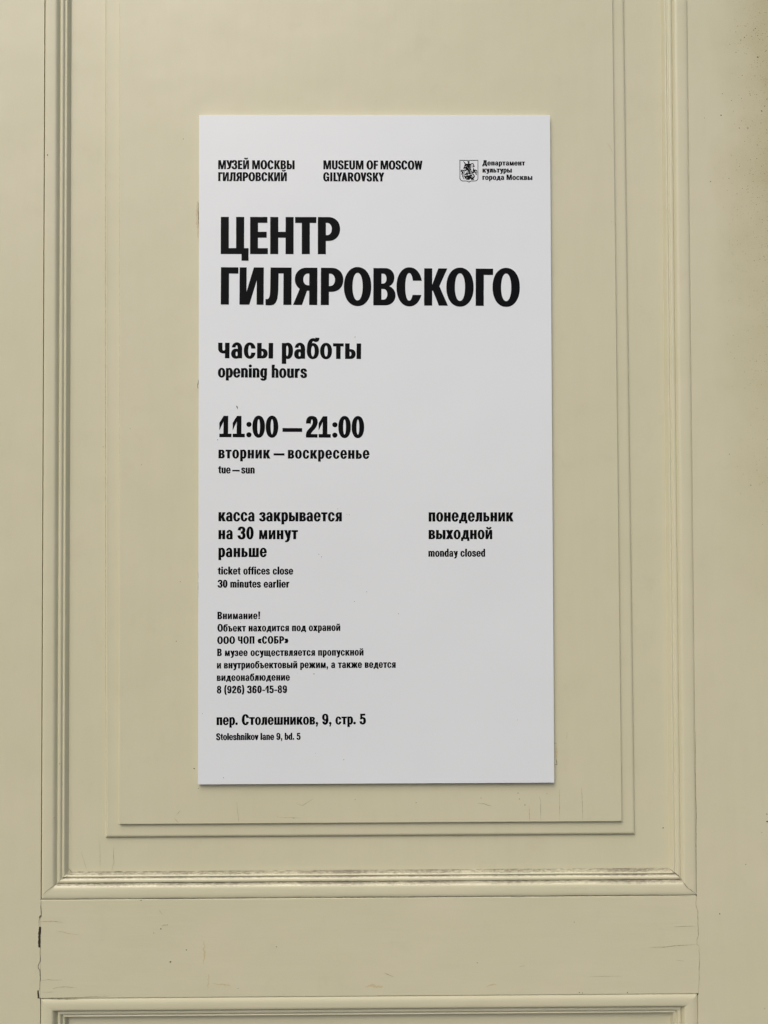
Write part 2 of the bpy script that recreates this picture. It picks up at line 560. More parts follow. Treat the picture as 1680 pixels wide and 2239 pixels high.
ribbons('hairline_crack', [
    (A([(1525, 330), (1533, 400), (1541, 480)]), 0.35, 0.2),
    (A([(1103, 423), (1134, 388)]), 0.4, 0.2),
    (A([(1088, 442), (1122, 478)]), 0.3, 0.2),
    (B([(164, 460), (166, 558)]), 0.35, 0.15),
    (B([(228, 402), (236, 440), (237, 556)]), 0.4, 0.2),
    (B([(354, 360), (355, 450), (353, 556)]), 0.32, 0.15),
    (B([(491, 345), (497, 450), (499, 556)]), 0.38, 0.15),
    (B([(402, 0), (398, 50)]), 0.2, 0.1),
    (Cc([(378, 198), (415, 207), (474, 170)]), 0.35, 0.3),
    (Cc([(1390, 192), (1470, 212)]), 0.5, 1.0),
    (Cc([(270, 272), (410, 278)]), 0.25, 0.3),
    ([(1327, 312), (1336, 324), (1340, 336)], 0.25, 0.1),
], FIELD_Y, M_HAIR, field)


def specks(name, pts, Y, mat, parent, lift=0.00012):
    rnd = random.Random(len(pts) * 7 + 1)
    verts, faces = [], []
    for x, y, r in pts:
        cx, cz = at(x, y, Y)
        b = len(verts)
        n = 9
        el, an = 0.7 + rnd.random() * 0.6, rnd.random() * 3.14
        for i in range(n):
            a = 2 * pi * i / n
            rr = r * 0.00085 * (0.75 + 0.5 * rnd.random())
            ux, uz = rr * cos(a) * el, rr * sin(a) / el
            verts.append((cx + ux * cos(an) - uz * sin(an), Y - lift, cz + ux * sin(an) + uz * cos(an)))
        faces.append(tuple(range(b, b + n)))
    o = dpart(link(name, verts, faces, mat), parent)
    o['kind'] = 'stuff'
    return o


specks('dirt_specks', [(104.5, 339, .9), (131, 1670, .6), (119, 1788, .5), (130, 965, .5)], -0.0009, M_CRACK, door)
specks('dirt_specks', [(401, 304, .6), (425, 1680.5, .9), (434, 1724, .6), (777, 1748, .5), (910, 1755, .6), (643, 1789, .5),
                       (1133, 1734, .7), (1136, 1747, .6), (1148, 1760, .7), (1196, 1735, .4), (285, 937, .4), (310, 1016, .5),
                       (1052, 1745, .5), (608, 1786, .4), (386, 1402, .6), (395, 1272, .5)], FIELD_Y, M_CRACK, field)
specks('dirt_specks', [(1574, 1998, .9), (1631, 1890, .6), (1541, 258, .5), (1577, 252, 1.0), (1628, 82, .8), (1623, 165, .6), (1657, 125, 1.2),
                       (1666, 243, 1.0), (1636, 280, .7), (1617, 280, .7), (1554, 397, .7), (1594, 390, .6), (1640, 380, .5), (1655, 347, .6),
                       (1595, 993, .6), (1642, 1061, .7), (1678, 1796, 1.3), (1677, 1780, .7), (1666, 1820, .5), (1632, 77, .5), (1609, 70, .5),
                       (1652, 62, .7), (1648, 66, .6), (1657, 78, .6), (1672, 232, .7), (1664, 269, .6), (1623, 165, .5), (1672, 2205, .6),
                       (1640, 205, .6), (1655, 207, .6), (1641, 208, .6), (1600, 220, .5), (1580, 205, .5)], 0.0, M_CRACK, stile_r)
specks('dirt_specks', [(1256, 2016, .5), (373, 2103, 1.1), (337, 2040, .6), (352, 2031, .9), (408, 2077, .8), (605, 2070, .6),
                       (1044, 2105, .6), (309, 1968.5, .8), (366, 2022, .6), (1267, 2170, .7), (1274, 2171, .6), (1372, 2170, .7)], 0.0002, M_CRACK, rail)
specks('dirt_specks', [(226, 977, .5), (1450, 1810, .9)], PAN_Y, M_CRACK, panel)
# leftovers of tape beside the board
ribbons('tape_residue', [
    ([(1216.5, 1628), (1217, 1660)], 2.2, 0.2),
    ([(432, 440), (433, 520)], 3.4, 0.6),
], FIELD_Y, M_SCUFF, field, lift=0.0002)
ribbons('tape_residue', [
    ([(1212, 1624.5), (1217.5, 1625)], 0.5, 0.1), ([(1214, 1671), (1218, 1672), (1217, 1660)], 0.7, 0.2),
    ([(434.5, 442), (434, 500)], 0.6, 0.5), ([(434, 1250), (434.5, 1310)], 0.7, 0.4), ([(434, 830), (433, 850)], 0.9, 0.6),
], FIELD_Y, M_CRACK, field, lift=0.0003)

# ------------------------------------------------------------------ the sign
SY = -0.0024
sign = empty('information_sign', 'white rectangular board with black Russian and English opening hours, fixed to the cream door', 'sign', (0, SY, -SH / 2))
bpy.context.view_layer.update()


def spart(o, parent=sign):
    o.parent = parent
    o.matrix_parent_inverse = parent.matrix_world.inverted()
    return o


v, f = box_mesh(-SW / 2, SW / 2, SY, SY + 0.0031, -SH / 2, SH / 2, 0.0002)
TILT = 0.0011                       # the board hangs a hair out of true
v = [(x + z * TILT, y, z - x * TILT * 0.6) for x, y, z in v]
board = spart(link('board', v, f, M_WHITE))
for x0, x1 in ((-0.17, -0.15), (0.15, 0.17)):       # foam tape behind it
    v, f = box_mesh(x0, x1, SY + 0.00311, FIELD_Y - 0.0001, -0.36, 0.36)
    spart(link('mounting_tape', v, f, M_SCUFF))

# ------------------------------------------------------------------ lettering: a bold condensed grotesque drawn from scratch
# every glyph is a list of (sign, polygon) laid one over the other: '+' inks, '-' clears.  cap height 100, x-height 73
def Rr(x0, y0, x1, y1):
    return [(x0, y0), (x1, y0), (x1, y1), (x0, y1)]


def El(cx, cy_, rx, ry, n=2.15, k=44):
    out = []
    for i in range(k):
        a = 2 * pi * i / k
        c_, s_ = cos(a), sin(a)
        out.append((cx + rx * math.copysign(abs(c_) ** (2 / n), c_), cy_ + ry * math.copysign(abs(s_) ** (2 / n), s_)))
    return out


def Dd(x0, y0, x1, y1, xs, n=2.1, k=22):
    """flat left side, round right side starting at xs"""
    cy_, ry, rx = (y0 + y1) / 2, (y1 - y0) / 2, x1 - xs
    out = [(x0, y1), (x0, y0)]
    for i in range(k + 1):
        a = -pi / 2 + pi * i / k
        c_, s_ = cos(a), sin(a)
        out.append((xs + rx * abs(c_) ** (2 / n), cy_ + ry * math.copysign(abs(s_) ** (2 / n), s_)))
    return out


def bez(p0, segs, k=14):
    out = [p0]
    for a, b, c_ in segs:
        p = out[-1]
        for i in range(1, k + 1):
            t = i / k
            u = 1 - t
            out.append(tuple(u * u * u * p[j] + 3 * u * u * t * a[j] + 3 * u * t * t * b[j] + t * t * t * c_[j] for j in (0, 1)))
    return out


def pen(path, rx, ry):
    """stroke a path with an elliptical pen: a run of '+' quads"""
    L, Rt = [], []
    n = len(path)
    for i, p in enumerate(path):
        a, b = path[max(0, i - 1)], path[min(n - 1, i + 1)]
        tx, ty = b[0] - a[0], b[1] - a[1]
        d = math.hypot(tx, ty)
        nx, ny = -ty / d, tx / d
        q = math.sqrt((rx * nx) ** 2 + (ry * ny) ** 2)
        ox, oy = rx * rx * nx / q, ry * ry * ny / q
        L.append((p[0] + ox, p[1] + oy))
        Rt.append((p[0] - ox, p[1] - oy))
    return [('+', [L[i], Rt[i], Rt[i + 1], L[i + 1]]) for i in range(n - 1)]


def p_(*polys):
    return [('+', q) for q in polys]


def m_(*polys):
    return [('-', q) for q in polys]


def mirror(ops, w):
    return [(s, [(w - x, y) for x, y in q]) for s, q in ops]


def turn(ops, w, h):
    return [(s, [(w - x, h - y) for x, y in q]) for s, q in ops]


def shift(ops, dx, dy=0):
    return [(s, [(x + dx, y + dy) for x, y in q]) for s, q in ops]


S_, T_ = 21.7, 16.0     # capital stem and bar
s_w, t_w = 20.0, 13.5   # lower case stem and bar
G = {}                  # char -> (ops, width, left bearing, right bearing)


def add(ch, ops, w, l, r):
    for q in ch:
        G[q] = (ops, w, l, r)


def ring(w, h0, h1, sx, sy):
    cx, cy_ = w / 2, (h0 + h1) / 2
    return p_(El(cx, cy_, w / 2, (h1 - h0) / 2)) + m_(El(cx, cy_, w / 2 - sx, (h1 - h0) / 2 - sy))


# ---- capitals
O = ring(73, -2.5, 102.5, 23, 15.5)
add('ОO', O, 73, 1.2, 1.2)
C = ring(68, -2.5, 102.5, 23.2, 15.5)
C = p_(El(34.5, 50, 34.5, 52.5)) + m_(El(34.5, 50, 12, 37)) + m_(Rr(43.5, 36, 60, 64)) + m_(Rr(36, 28.0, 80, 66.0))
C = p_(El(34.5, 50, 34.5, 52.5)) + m_(El(34, 50, 10.5, 37)) + m_(Rr(36, 28.5, 80, 66.5))
C = C + p_([(44.3, 28.5), (44.3, 20), (60, 20), (66, 28.5)]) + p_([(44.3, 66.5), (44.3, 78), (60, 80), (66, 66.5)])
add('СC', C, 67.5, 1.2, 2)
add('Г', p_(Rr(0, 0, S_, 100), Rr(0, 83, 46.5, 100)), 46.5, 5, -1)
add('F', p_(Rr(0, 0, S_, 100), Rr(0, 84, 46.5, 100), Rr(0, 42, 43, 58)), 46.5, 5, 0)
add('L', p_(Rr(0, 0, S_, 100), Rr(0, 0, 45, 16.5)), 45, 5, -1)
add('I', p_(Rr(0, 0, S_, 100)), S_, 5, 5)
add('ЕE', p_(Rr(0, 0, 21.3, 100), Rr(0, 84, 46.6, 100), Rr(0, 44, 44.6, 60), Rr(0, 0, 48, 16)), 48, 5, 2.2)
add('Н', p_(Rr(0, 0, S_, 100), Rr(63 - S_, 0, 63, 100), Rr(0, 44, 63, 60)), 63, 5, 5)
add('П', p_(Rr(0, 0, S_, 100), Rr(62 - S_, 0, 62, 100), Rr(0, 84, 62, 100)), 62, 5, 5)
add('Ц', p_(Rr(0, 0, S_, 100), Rr(63 - S_, 0, 63, 100), Rr(0, 0, 75, 16), Rr(56, -18, 75, 16)), 75, 5, 0)
add('Т', p_(Rr(0, 84, 57.3, 100), Rr(18, 0, 18 + S_, 100)), 57.3, 0, 0)
Pp = p_(Dd(0, 35.5, 60, 100, 29), Rr(0, 0, S_, 100)) + m_(Dd(S_, 51.3, 37.5, 84.2, 25))
add('Р', Pp, 60, 5, 1)
add('R', p_(Dd(0, 38, 60, 100, 29)) + p_([(20, 46), (44, 46), (64, 0), (40, 0)]) + p_(Rr(0, 0, S_, 100)) + m_(Dd(S_, 54, 37.5, 84.2, 25)), 64, 5, -1)
Ya = p_(Dd(0, 38, 60, 100, 29)) + p_([(24, 48), (45, 48), (64.5, 0), (40.5, 0)]) + p_(Rr(0, 0, S_, 100)) + m_(Dd(S_, 53, 37.5, 84.2, 25))
add('Я', mirror(Ya, 64.5), 64.5, 0, 5)
Bb = p_(Dd(0, 49, 56, 100, 32), Dd(0, 0, 59.3, 53.5, 31), Rr(0, 0, S_, 100)) + m_(Dd(S_, 58.5, 35, 85, 26), Dd(S_, 15.5, 37.4, 44, 27))
add('В', Bb, 59.3, 5, 2)
add('Б', p_(Dd(0, 0, 59, 61, 31), Rr(0, 0, S_, 100), Rr(0, 84, 52, 100)) + m_(Dd(S_, 15.5, 37, 45.5, 27)), 59, 5, 1.5)
soft = p_(Dd(0, 0, 57, 61, 29), Rr(0, 0, S_, 100)) + m_(Dd(S_, 15.5, 35.3, 45.5, 26))
add('Ы', soft + p_(Rr(64, 0, 64 + S_, 100)), 64 + S_, 5, 5)
add('К', p_(Rr(0, 0, 21.5, 100), [(37.9, 100), (61.8, 100), (40.7, 52), (34, 40), (15, 40), (15, 56), (21.4, 56)], [(40.7, 52), (63.7, 0), (39.4, 0), (23, 41.5), (28, 60)]), 63.7, 5, -2.2)
G['K'] = G['К']
Ii = p_(Rr(0, 0, 18.7, 100), Rr(45.7, 0, 64.4, 100), [(8.5, 0), (26.5, 0), (55.9, 100), (37.9, 100)])
add('И', Ii, 64.4, 5, 5)
brv = lambda cx, y: pen(bez((cx - 13.5, y + 19), [((cx - 12.5, y + 9), (cx - 8, y + 6.5), (cx, y + 6.5)), ((cx + 8, y + 6.5), (cx + 12.5, y + 9), (cx + 13.5, y + 19))], 7), 7, 6)
add('Й', Ii + brv(32.2, 110), 64.4, 5, 5)
hookL = bez((22, 100), [((22, 70), (22.3, 45), (21, 28)), ((20, 12), (14, 6), (0, 7.6))], 12)
add('Л', p_(Rr(47.3, 0, 69, 100), Rr(13, 84, 69, 100), [(12.8, 100), (34.4, 100), (34, 45), (33.2, 30), (31.5, 16), (27.5, 6), (22, 0.5), (15, -1.5), (7, -1.8), (0, -1), (0, 15.4), (5, 15.2), (8.5, 17.5), (11, 24), (12, 36), (12.4, 55)]), 69, 0.8, 5)
add('МM', p_(Rr(0, 0, 17.5, 100), Rr(66.5, 0, 84, 100), [(0, 100), (26.5, 100), (51.5, 0), (32.5, 0), (6, 92)], [(84, 100), (57.5, 100), (32.5, 0), (51.5, 0), (78, 92)]), 84, 5, 5)
add('W', p_([(0, 100), (21, 100), (34, 0), (15, 0)], [(15, 0), (34, 0), (52, 100), (35, 100)], [(35, 100), (52, 100), (72, 0), (53, 0)], [(53, 0), (72, 0), (87, 100), (66, 100)]), 87, 0, 0)
add('V', p_([(0, 100), (22.5, 100), (42, 0), (21, 0)], [(63, 100), (41, 100), (21, 0), (42, 0)]), 63, -1.5, -1.5)
add('A', p_([(0, 0), (21.5, 0), (43, 100), (21, 100)], [(64, 0), (42.5, 0), (21, 100), (43, 100)], Rr(14, 18, 50, 33)), 64, -1.5, -1.5)
add('Y', p_([(0, 100), (23, 100), (42, 42), (22, 42)], [(62, 100), (40, 100), (20, 42), (42, 42)], Rr(20.2, 0, 41.8, 46)), 62, -2, -2)
add('У', p_([(0, 100), (22.5, 100), (42, 36), (27, 24)]) + pen(bez((53.6, 112), [((47, 80), (44, 62), (39.5, 36)), ((35, 12), (30, 7.5), (17, 7.5)), ((13, 7.5), (10, 7.5), (8, 8.3))], 12), 10.6, 8.2) + m_(Rr(-5, 100, 90, 130)), 62, -1, -1)
add('U', p_(Rr(0, 32, S_, 100), Rr(40, 32, 40 + S_, 100)) + p_(El(30.8, 32, 30.8, 34.5)) + m_(El(30.8, 32, 9.2, 18)) + m_(Rr(S_, 32, 40, 101)) + p_(Rr(0, 32, S_, 100), Rr(40, 32, 40 + S_, 100)), 40 + S_, 5, 5)
Gg = p_(El(34.5, 50, 34.5, 52.5)) + m_(El(34.5, 50, 11.8, 37)) + m_(Rr(36, 30, 80, 66)) + p_([(44.5, 66), (44.5, 78), (60, 80), (66, 66)]) + p_(Rr(37, 38, 67, 52), Rr(47, 0, 67, 52)) + m_([(47, -1), (60, -1), (53, 4), (47, 10)])
add('G', Gg, 67, 1.2, 4)
Spath = bez((48, 69), [((47, 85), (42, 94), (30.5, 94)), ((18, 94), (11, 87), (11, 74)), ((11, 62), (19, 57), (30, 51)), ((42, 44.5), (49, 39), (49, 26.5)), ((49, 13), (42, 6), (30, 6)), ((17, 6), (11, 14), (10.5, 31))])
add('S', pen(Spath, 11.2, 8.2), 60, 1.5, 1.5)
Zpath = bez((9.5, 72), [((11, 88), (18, 94), (29, 94)), ((41, 94), (48, 87), (48, 75)), ((48, 62), (41, 54.5), (25, 53.5))]) + bez((25, 52), [((41, 52), (49, 44), (49, 29)), ((49, 13), (42, 6), (29, 6)), ((17, 6), (10, 13), (8, 30))])
Zc = pen(Zpath[:43], 11.2, 8.2) + pen(Zpath[43:], 11.2, 8.2)
add('З', Zc, 60, 0.5, 1.5)
add('Ч', p_(El(30, 62, 30, 28)) + m_(Rr(-5, 62, 70, 100)) + p_(Rr(0, 60, S_, 100)) + m_(Rr(S_, 62, 38, 101)) + m_(El(31, 62, 9.3, 12.5)) + p_(Rr(38, 0, 38 + S_, 100)), 38 + S_, 4, 5)
add('Д', p_(Rr(0, 0, 76, 16), Rr(0, -18, 17.5, 16), Rr(58.5, -18, 76, 16), Rr(46, 0, 67.5, 100), Rr(22, 84, 67.5, 100), [(21, 100), (42, 100), (38, 50), (30, 10), (9, 10), (18, 45)]), 76, 0, 0)

# ---- lower case, both scripts
o = ring(55, -2, 75, 18.8, 12.6)
add('оo', o, 55, 1.6, 1.6)
cc = p_(El(27.5, 36.5, 27.5, 38.5)) + m_(El(27.3, 36.5, 8.2, 26)) + m_(Rr(28, 27, 70, 46.5)) + p_([(34.5, 27), (34.5, 16), (48, 16), (53.5, 27)], [(34.5, 46.5), (34.5, 57), (48, 57), (53.5, 46.5)])
add('сc', cc, 54, 1.6, 1)
ee = p_(El(27.5, 36.5, 27.5, 38.5)) + m_(El(27.3, 36.5, 8.6, 26)) + m_(Rr(28, 21, 70, 31)) + p_(Rr(14, 30.5, 54.6, 41.5)) + p_([(35, 23), (35, 14), (47, 14), (53, 23)])
add('еe', ee, 55, 1.6, 1.2)
aa = p_(El(26.5, 45, 24, 30)) + m_(Rr(-5, 10, 30.5, 51.5)) + m_(El(25, 48.5, 5.8, 13.5)) + m_(Rr(19.2, 40, 30.5, 51)) + p_(Rr(30.5, 0, 50.5, 48)) \
    + p_(El(22, 21.5, 22, 23.5)) + m_(El(25.3, 20.8, 5.4, 10.8)) + p_(Rr(30.5, 0, 50.5, 48))
add('аa', aa, 51, 1.2, 3.4)
bcy = p_(El(28, 36, 28, 38)) + pen(bez((9.6, 38), [((9.6, 66), (14, 88), (28, 90)), ((36, 91), (38, 84.5), (43, 86)), ((48, 88), (48.5, 93), (49, 99))], 10), 9.2, 6.6) + m_(El(28, 35.5, 9, 25.5))
add('б', bcy, 56, 1.6, 1.4)
vcy = p_(Dd(0, 36, 48.5, 73, 30), Dd(0, 0, 51, 39.5, 29), Rr(0, 0, s_w, 73)) + m_(Dd(s_w, 43.5, 29.5, 61, 23), Dd(s_w, 12.5, 31.5, 30.5, 24))
add('в', vcy, 51, 4, 1.4)
add('г', p_(Rr(0, 0, s_w, 73), Rr(0, 59.5, 40, 73)), 40, 4, -0.5)
add('д', p_(Rr(0, 0, 66, 13.5), Rr(0, -15, 15.5, 13), Rr(50.5, -15, 66, 13), Rr(39.5, 0, 58.5, 73), Rr(21, 60, 58.5, 73), [(20.5, 73), (38, 73), (34.5, 38), (28, 10), (9, 10), (16.5, 34)]), 66, 0, 0)
zhe = p_(Rr(34, 0, 53, 73)) + p_([(23, 0), (0, 0), (15.5, 38), (36, 45), (36, 30)], [(22, 73), (1, 73), (15.5, 36), (36, 29), (36, 43)]) + p_([(64, 0), (87, 0), (71.5, 38), (51, 45), (51, 30)], [(65, 73), (86, 73), (71.5, 36), (51, 29), (51, 43)])
add('ж', zhe, 87, 0, 0)
zl = pen(bez((8.5, 52), [((10, 63.5), (16, 67.5), (23.5, 67.5)), ((33, 67.5), (38.5, 62.5), (38.5, 55)), ((38.5, 45), (32, 40), (19, 39.5))], 10), 9.8, 7) + pen(bez((19, 38), [((33, 38), (39.5, 31), (39.5, 21)), ((39.5, 10.5), (33, 5.2), (23, 5.2)), ((14, 5.2), (8.5, 11), (7.5, 22))], 10), 10, 7)
add('з', zl, 49, 0.6, 1.4)
il = p_(Rr(0, 0, 17.5, 73), Rr(35, 0, 52.5, 73), [(6, 0), (20, 0), (46.5, 73), (32.5, 73)])
add('и', il, 52.5, 4, 4)
add('й', il + brv(26.2, 78), 52.5, 4, 4)
kl = p_(Rr(0, 0, s_w, 73), [(33, 73), (54.5, 73), (38.5, 38), (30, 28), (14, 28), (14, 42), (20, 42)], [(38.5, 39), (56.5, 0), (34, 0), (21.5, 29), (27, 46)])
add('к', kl, 56.5, 4, -0.8)
add('л', p_(Rr(34, 0, 54, 73), Rr(10, 59.5, 54, 73), [(9.5, 73), (28.5, 73), (28.3, 35), (26.5, 16), (22, 4), (14, -1.2), (6, -1.5), (0, -0.8), (0, 13.4), (4, 13.2), (7, 15.5), (9, 23), (9.5, 40)]), 54, 0.5, 4)
add('м', p_([(2, 0), (18.5, 0), (21, 73), (4, 73)], [(50.5, 0), (68, 0), (66, 73), (49, 73)], [(4, 73), (24, 73), (41, 0), (28, 0), (8, 64)], [(66, 73), (46, 73), (28, 0), (41, 0), (62, 64)]), 69, 2.5, 2.5)
add('н', p_(Rr(0, 0, s_w, 73), Rr(31.5, 0, 31.5 + s_w, 73), Rr(0, 30, 45, 43.5)), 51.5, 4, 4)
add('п', p_(Rr(0, 0, s_w, 73), Rr(31, 0, 31 + s_w, 73), Rr(0, 59.5, 45, 73)), 51, 4, 4)
dl = p_(El(24, 36.5, 24, 38.5)) + m_(El(27, 36.5, 6.6, 25)) + m_(Rr(32, -5, 60, 80)) + p_(Rr(31.5, 0, 51.5, 103))
dsh = p_(El(24, 36.5, 24, 38.5)) + m_(El(27, 36.5, 6.6, 25)) + m_(Rr(40, -5, 60, 80)) + p_(Rr(31.5, 0, 51.5, 103))
add('d', dsh, 51.5, 1.6, 4)
bl = mirror(dsh, 51.5)
add('b', bl, 51.5, 4, 1.6)
pl_ = [(s, [(x, y - 30 if False else y) for x, y in q]) for s, q in turn(dsh, 51.5, 73)]
pl_ = [(s, [(x, max(y, -25)) for x, y in q]) for s, q in pl_]
add('рp', pl_, 51.5, 4, 1.6)
gl = p_(El(24, 37, 24, 38)) + m_(El(27, 37, 6.6, 24)) + m_(Rr(40, -5, 60, 80)) + pen(bez((41.5, 30), [((41.5, 0), (42, -18), (25, -18)), ((16, -18), (12, -15), (10, -7))], 10), 10, 7) + p_(Rr(31.5, 5, 51.5, 73))
add('g', gl, 51.5, 1.6, 4)
add('т', p_(Rr(0, 59, 49, 73), Rr(14.5, 0, 14.5 + s_w, 73)), 49, 0.5, 0.5)
ul = p_([(0, 73), (21, 73), (37, 12), (26, 0)]) + pen(bez((46, 82), [((42, 60), (39, 40), (35, 16)), ((31, -8), (28, -17.5), (16, -17.5)), ((12, -17.5), (10, -17.5), (7, -16.8))], 11), 10, 7.2) + m_(Rr(-5, 73, 90, 120))
add('уy', ul, 54.5, -0.5, -0.5)
add('х', p_([(0, 73), (22.5, 73), (56, 0), (33.5, 0)], [(55, 73), (33.5, 73), (-0.5, 0), (21.5, 0)]), 56, -0.3, -0.3)
chl = p_(El(25, 47, 25, 24.5)) + m_(Rr(-5, 47, 60, 80)) + p_(Rr(0, 46, 19, 73)) + m_(Rr(19, 47, 33, 74)) + m_(El(26, 47, 7, 11)) + p_(Rr(32.5, 0, 32.5 + s_w, 73))
add('ч', chl, 52.5, 3.5, 4)
sh = p_(Rr(0, 0, 19.5, 73), Rr(30, 0, 49, 73), Rr(59.5, 0, 79, 73), Rr(0, 0, 79, 13))
add('ш', sh, 79, 4, 4)
add('щ', sh + p_(Rr(60, 0, 89, 13), Rr(73.5, -15, 89, 13)), 89, 4, 0.5)
sl = p_(Dd(0, 0, 48.5, 46, 26), Rr(0, 0, s_w, 73)) + m_(Dd(s_w, 12.5, 29.5, 34, 22))
add('ь', sl, 48.5, 4, 1.4)
add('ы', sl + p_(Rr(54, 0, 54 + s_w, 73)), 54 + s_w, 4, 4)
add('ъ', shift(sl, 11) + p_(Rr(0, 59.5, 25, 73)), 59.5, 0.5, 1.4)
add('ю', p_(Rr(0, 0, s_w, 73), Rr(10, 30, 35, 43.5)) + shift(o, 27), 82, 4, 1.6)
yal = p_(Dd(0, 26, 48, 73, 27), [(20, 32), (37, 32), (53, 0), (31, 0)], Rr(0, 0, s_w, 73)) + m_(Dd(s_w, 38, 29.5, 61, 22))
add('я', mirror(yal, 53), 53, 0, 4)
nl = p_(El(28, 47, 23.5, 28)) + m_(Rr(-5, 10, 31, 47)) + m_(El(25.3, 46.5, 5.7, 14)) + p_(Rr(0, 0, s_w, 73), Rr(31, 0, 51, 48))
add('n', nl, 51, 4, 3.6)
add('h', nl + p_(Rr(0, 0, s_w, 103)), 51, 4, 3.6)
add('u', turn(nl, 51, 73), 51, 3.6, 4)
arch = p_(El(27.5, 47, 23.2, 28)) + m_(Rr(-5, 10, 30.5, 47)) + m_(El(25, 46.5, 5.5, 14)) + p_(Rr(30.5, 0, 49.7, 48))
add('m', shift(arch, 29.8) + m_(Rr(20, 10, 30, 46)) + [(s, q) for s, q in arch] + p_(Rr(0, 0, 19.5, 73), Rr(30.5, 0, 49.7, 48)), 79.5, 4, 3.6)
rl = p_(Rr(0, 0, s_w, 73)) + pen(bez((14, 44), [((15, 60), (22, 66.5), (37, 66.5)), ((37.5, 66.5), (38, 66.5), (38.5, 66.4))], 10), 9, 8.4)
add('r', rl, 38.5, 4, 0)
add('l', p_(Rr(0, 0, s_w, 103)), s_w, 4, 4)
add('i', p_(Rr(0, 0, s_w, 73), El(10, 92.5, 11.6, 11.2)), s_w, 4, 4)
add('k', kl + p_(Rr(0, 0, s_w, 103)), 56.5, 4, -0.8)
add('v', p_([(0, 73), (20.5, 73), (37, 0), (17, 0)], [(53, 73), (33.5, 73), (17, 0), (37, 0)]), 53, -0.5, -0.5)
tl = p_(Rr(0, 60, 35, 73), [(9, 60), (28, 60), (28, 92), (15, 92), (9, 78)]) + pen(bez((18.6, 62), [((18.6, 45), (18.6, 30), (18.6, 22)), ((18.6, 11), (22, 6.3), (35.5, 6.6))], 9), 9.6, 7.2)
add('t', tl, 36, 0, 1)
fl_ = p_(Rr(0, 60, 35, 73)) + pen(bez((18, 0), [((18, 30), (18, 55), (18, 78)), ((18, 92), (23, 97), (37, 96.5))], 9), 9.8, 7)
add('f', fl_, 37, 0, -1)
slo = pen(bez((39.5, 50), [((38.5, 62), (34, 67.5), (25, 67.5)), ((15.5, 67.5), (10.2, 62.5), (10.2, 54)), ((10.2, 46), (16, 42), (25, 37.5)), ((34.5, 33), (40.5, 29), (40.5, 20)), ((40.5, 10), (34.5, 5.2), (25, 5.2)), ((15, 5.2), (10, 11.5), (9, 23.5))], 10), 10, 7)
add('s', slo, 50, 1.2, 1.2)

# ---- figures and marks
add('0', ring(57.5, -2, 102, 21.5, 16), 57.5, 2.4, 2.4)
add('1', p_(Rr(0, 0, 55.5, 16), Rr(18.5, 0, 39.5, 100), [(19.5, 100), (-0.5, 67), (-0.5, 33), (18.5, 74)]), 55.5, 2.5, 4)
add('2', pen(bez((11, 66), [((11, 84), (16, 93.5), (27, 93.5)), ((38, 93.5), (43, 86), (43, 74)), ((43, 58), (34, 48), (23, 36)), ((14, 26), (10.5, 20), (10.5, 6))], 12), 10.8, 8.2) + p_(Rr(0, 0, 53.5, 16)), 54, 2, 3)
add('3', shift(Zc, -1), 58, 1.5, 2)
add('5', p_(Rr(5, 84, 50, 100), [(5, 100), (24, 100), (21, 48), (3, 48)]) + pen(bez((10, 54), [((16, 61), (22, 61), (28, 61)), ((40, 60), (45.5, 50), (45.5, 33)), ((45.5, 14), (39, 6), (27, 6)), ((16, 6), (10, 12), (9, 28))], 12), 10.8, 8.2), 57, 2, 2)
six = p_(El(29, 31.5, 28.8, 33.5)) + pen(bez((46, 72), [((45, 86), (40, 94), (31, 94)), ((16, 94), (10.6, 74), (10.6, 46)), ((10.6, 40), (10.6, 36), (10.6, 30))], 12), 10.8, 8.2) + m_(El(29.3, 31.5, 8, 20))
add('6', six, 58, 2.2, 2)
add('9', turn(six, 58, 100), 58, 2, 2.2)
add('8', p_(El(29, 75, 26.5, 27.5), El(29, 28.5, 29, 30.8)) + m_(El(29, 75, 7.2, 14.5), El(29, 28.5, 8.4, 17)), 58, 2, 2)
add('¹', p_(Rr(18.5, 0, 39.5, 100), [(19.5, 100), (-0.5, 67), (-0.5, 33), (18.5, 74)]), 39.5, 2, 4.5)
dot = El(11.5, 11.5, 11.6, 11.6, 2)
add('.', p_(dot), 23, 3, 3)
add(',', p_(El(11.5, 12, 11.5, 11.8, 2), [(10, 6), (23, 11), (14, -18), (3, -18)]), 23, 2.5, 3)
add(':', p_(dot, [(x, y + 49) for x, y in dot]), 23, 4, 2.5)
add('!', p_(El(11, 11, 11, 11, 2), [(0.5, 102), (22, 102), (18.5, 30), (4, 30)]), 22, 5, 3)
add('—', p_(Rr(0, 26.5, 91, 43.5)), 91, 0, 0)
add('-', p_(Rr(0, 30, 31, 45)), 31, 4, 4)
par = pen(bez((24, 110), [((6, 80), (6, 20), (24, -18))], 14), 9.5, 7)
add('(', par, 32, 3, 0)
add(')', mirror(par, 32), 32, 0, 3)
gm = lambda x: p_([(x, 36), (x + 13, 66), (x + 31, 66), (x + 17, 36), (x + 31, 6), (x + 13, 6)])
add('«', gm(0) + gm(22), 51, 1, 1)
add('»', mirror(gm(0) + gm(22), 51), 51, 1, 1)
SPACE = 24.0
KERN = {('К', 'О'): -2.8, ('Г', 'О'): -1, ('1', '1'): 0, ('Т', 'Р'): 0, ('L', 'Y'): -12, ('Y', 'A'): -7, ('O', 'V'): -2, ('O', 'F'): 0, ('У', 'З'): -4,
        ('г', 'о'): -2, ('k', 'o'): -2, ('r', 'l'): 1, ('r', 's'): 2, ('у', 'л'): -2, ('р', '.'): -3, ('К', 'В'): 1}


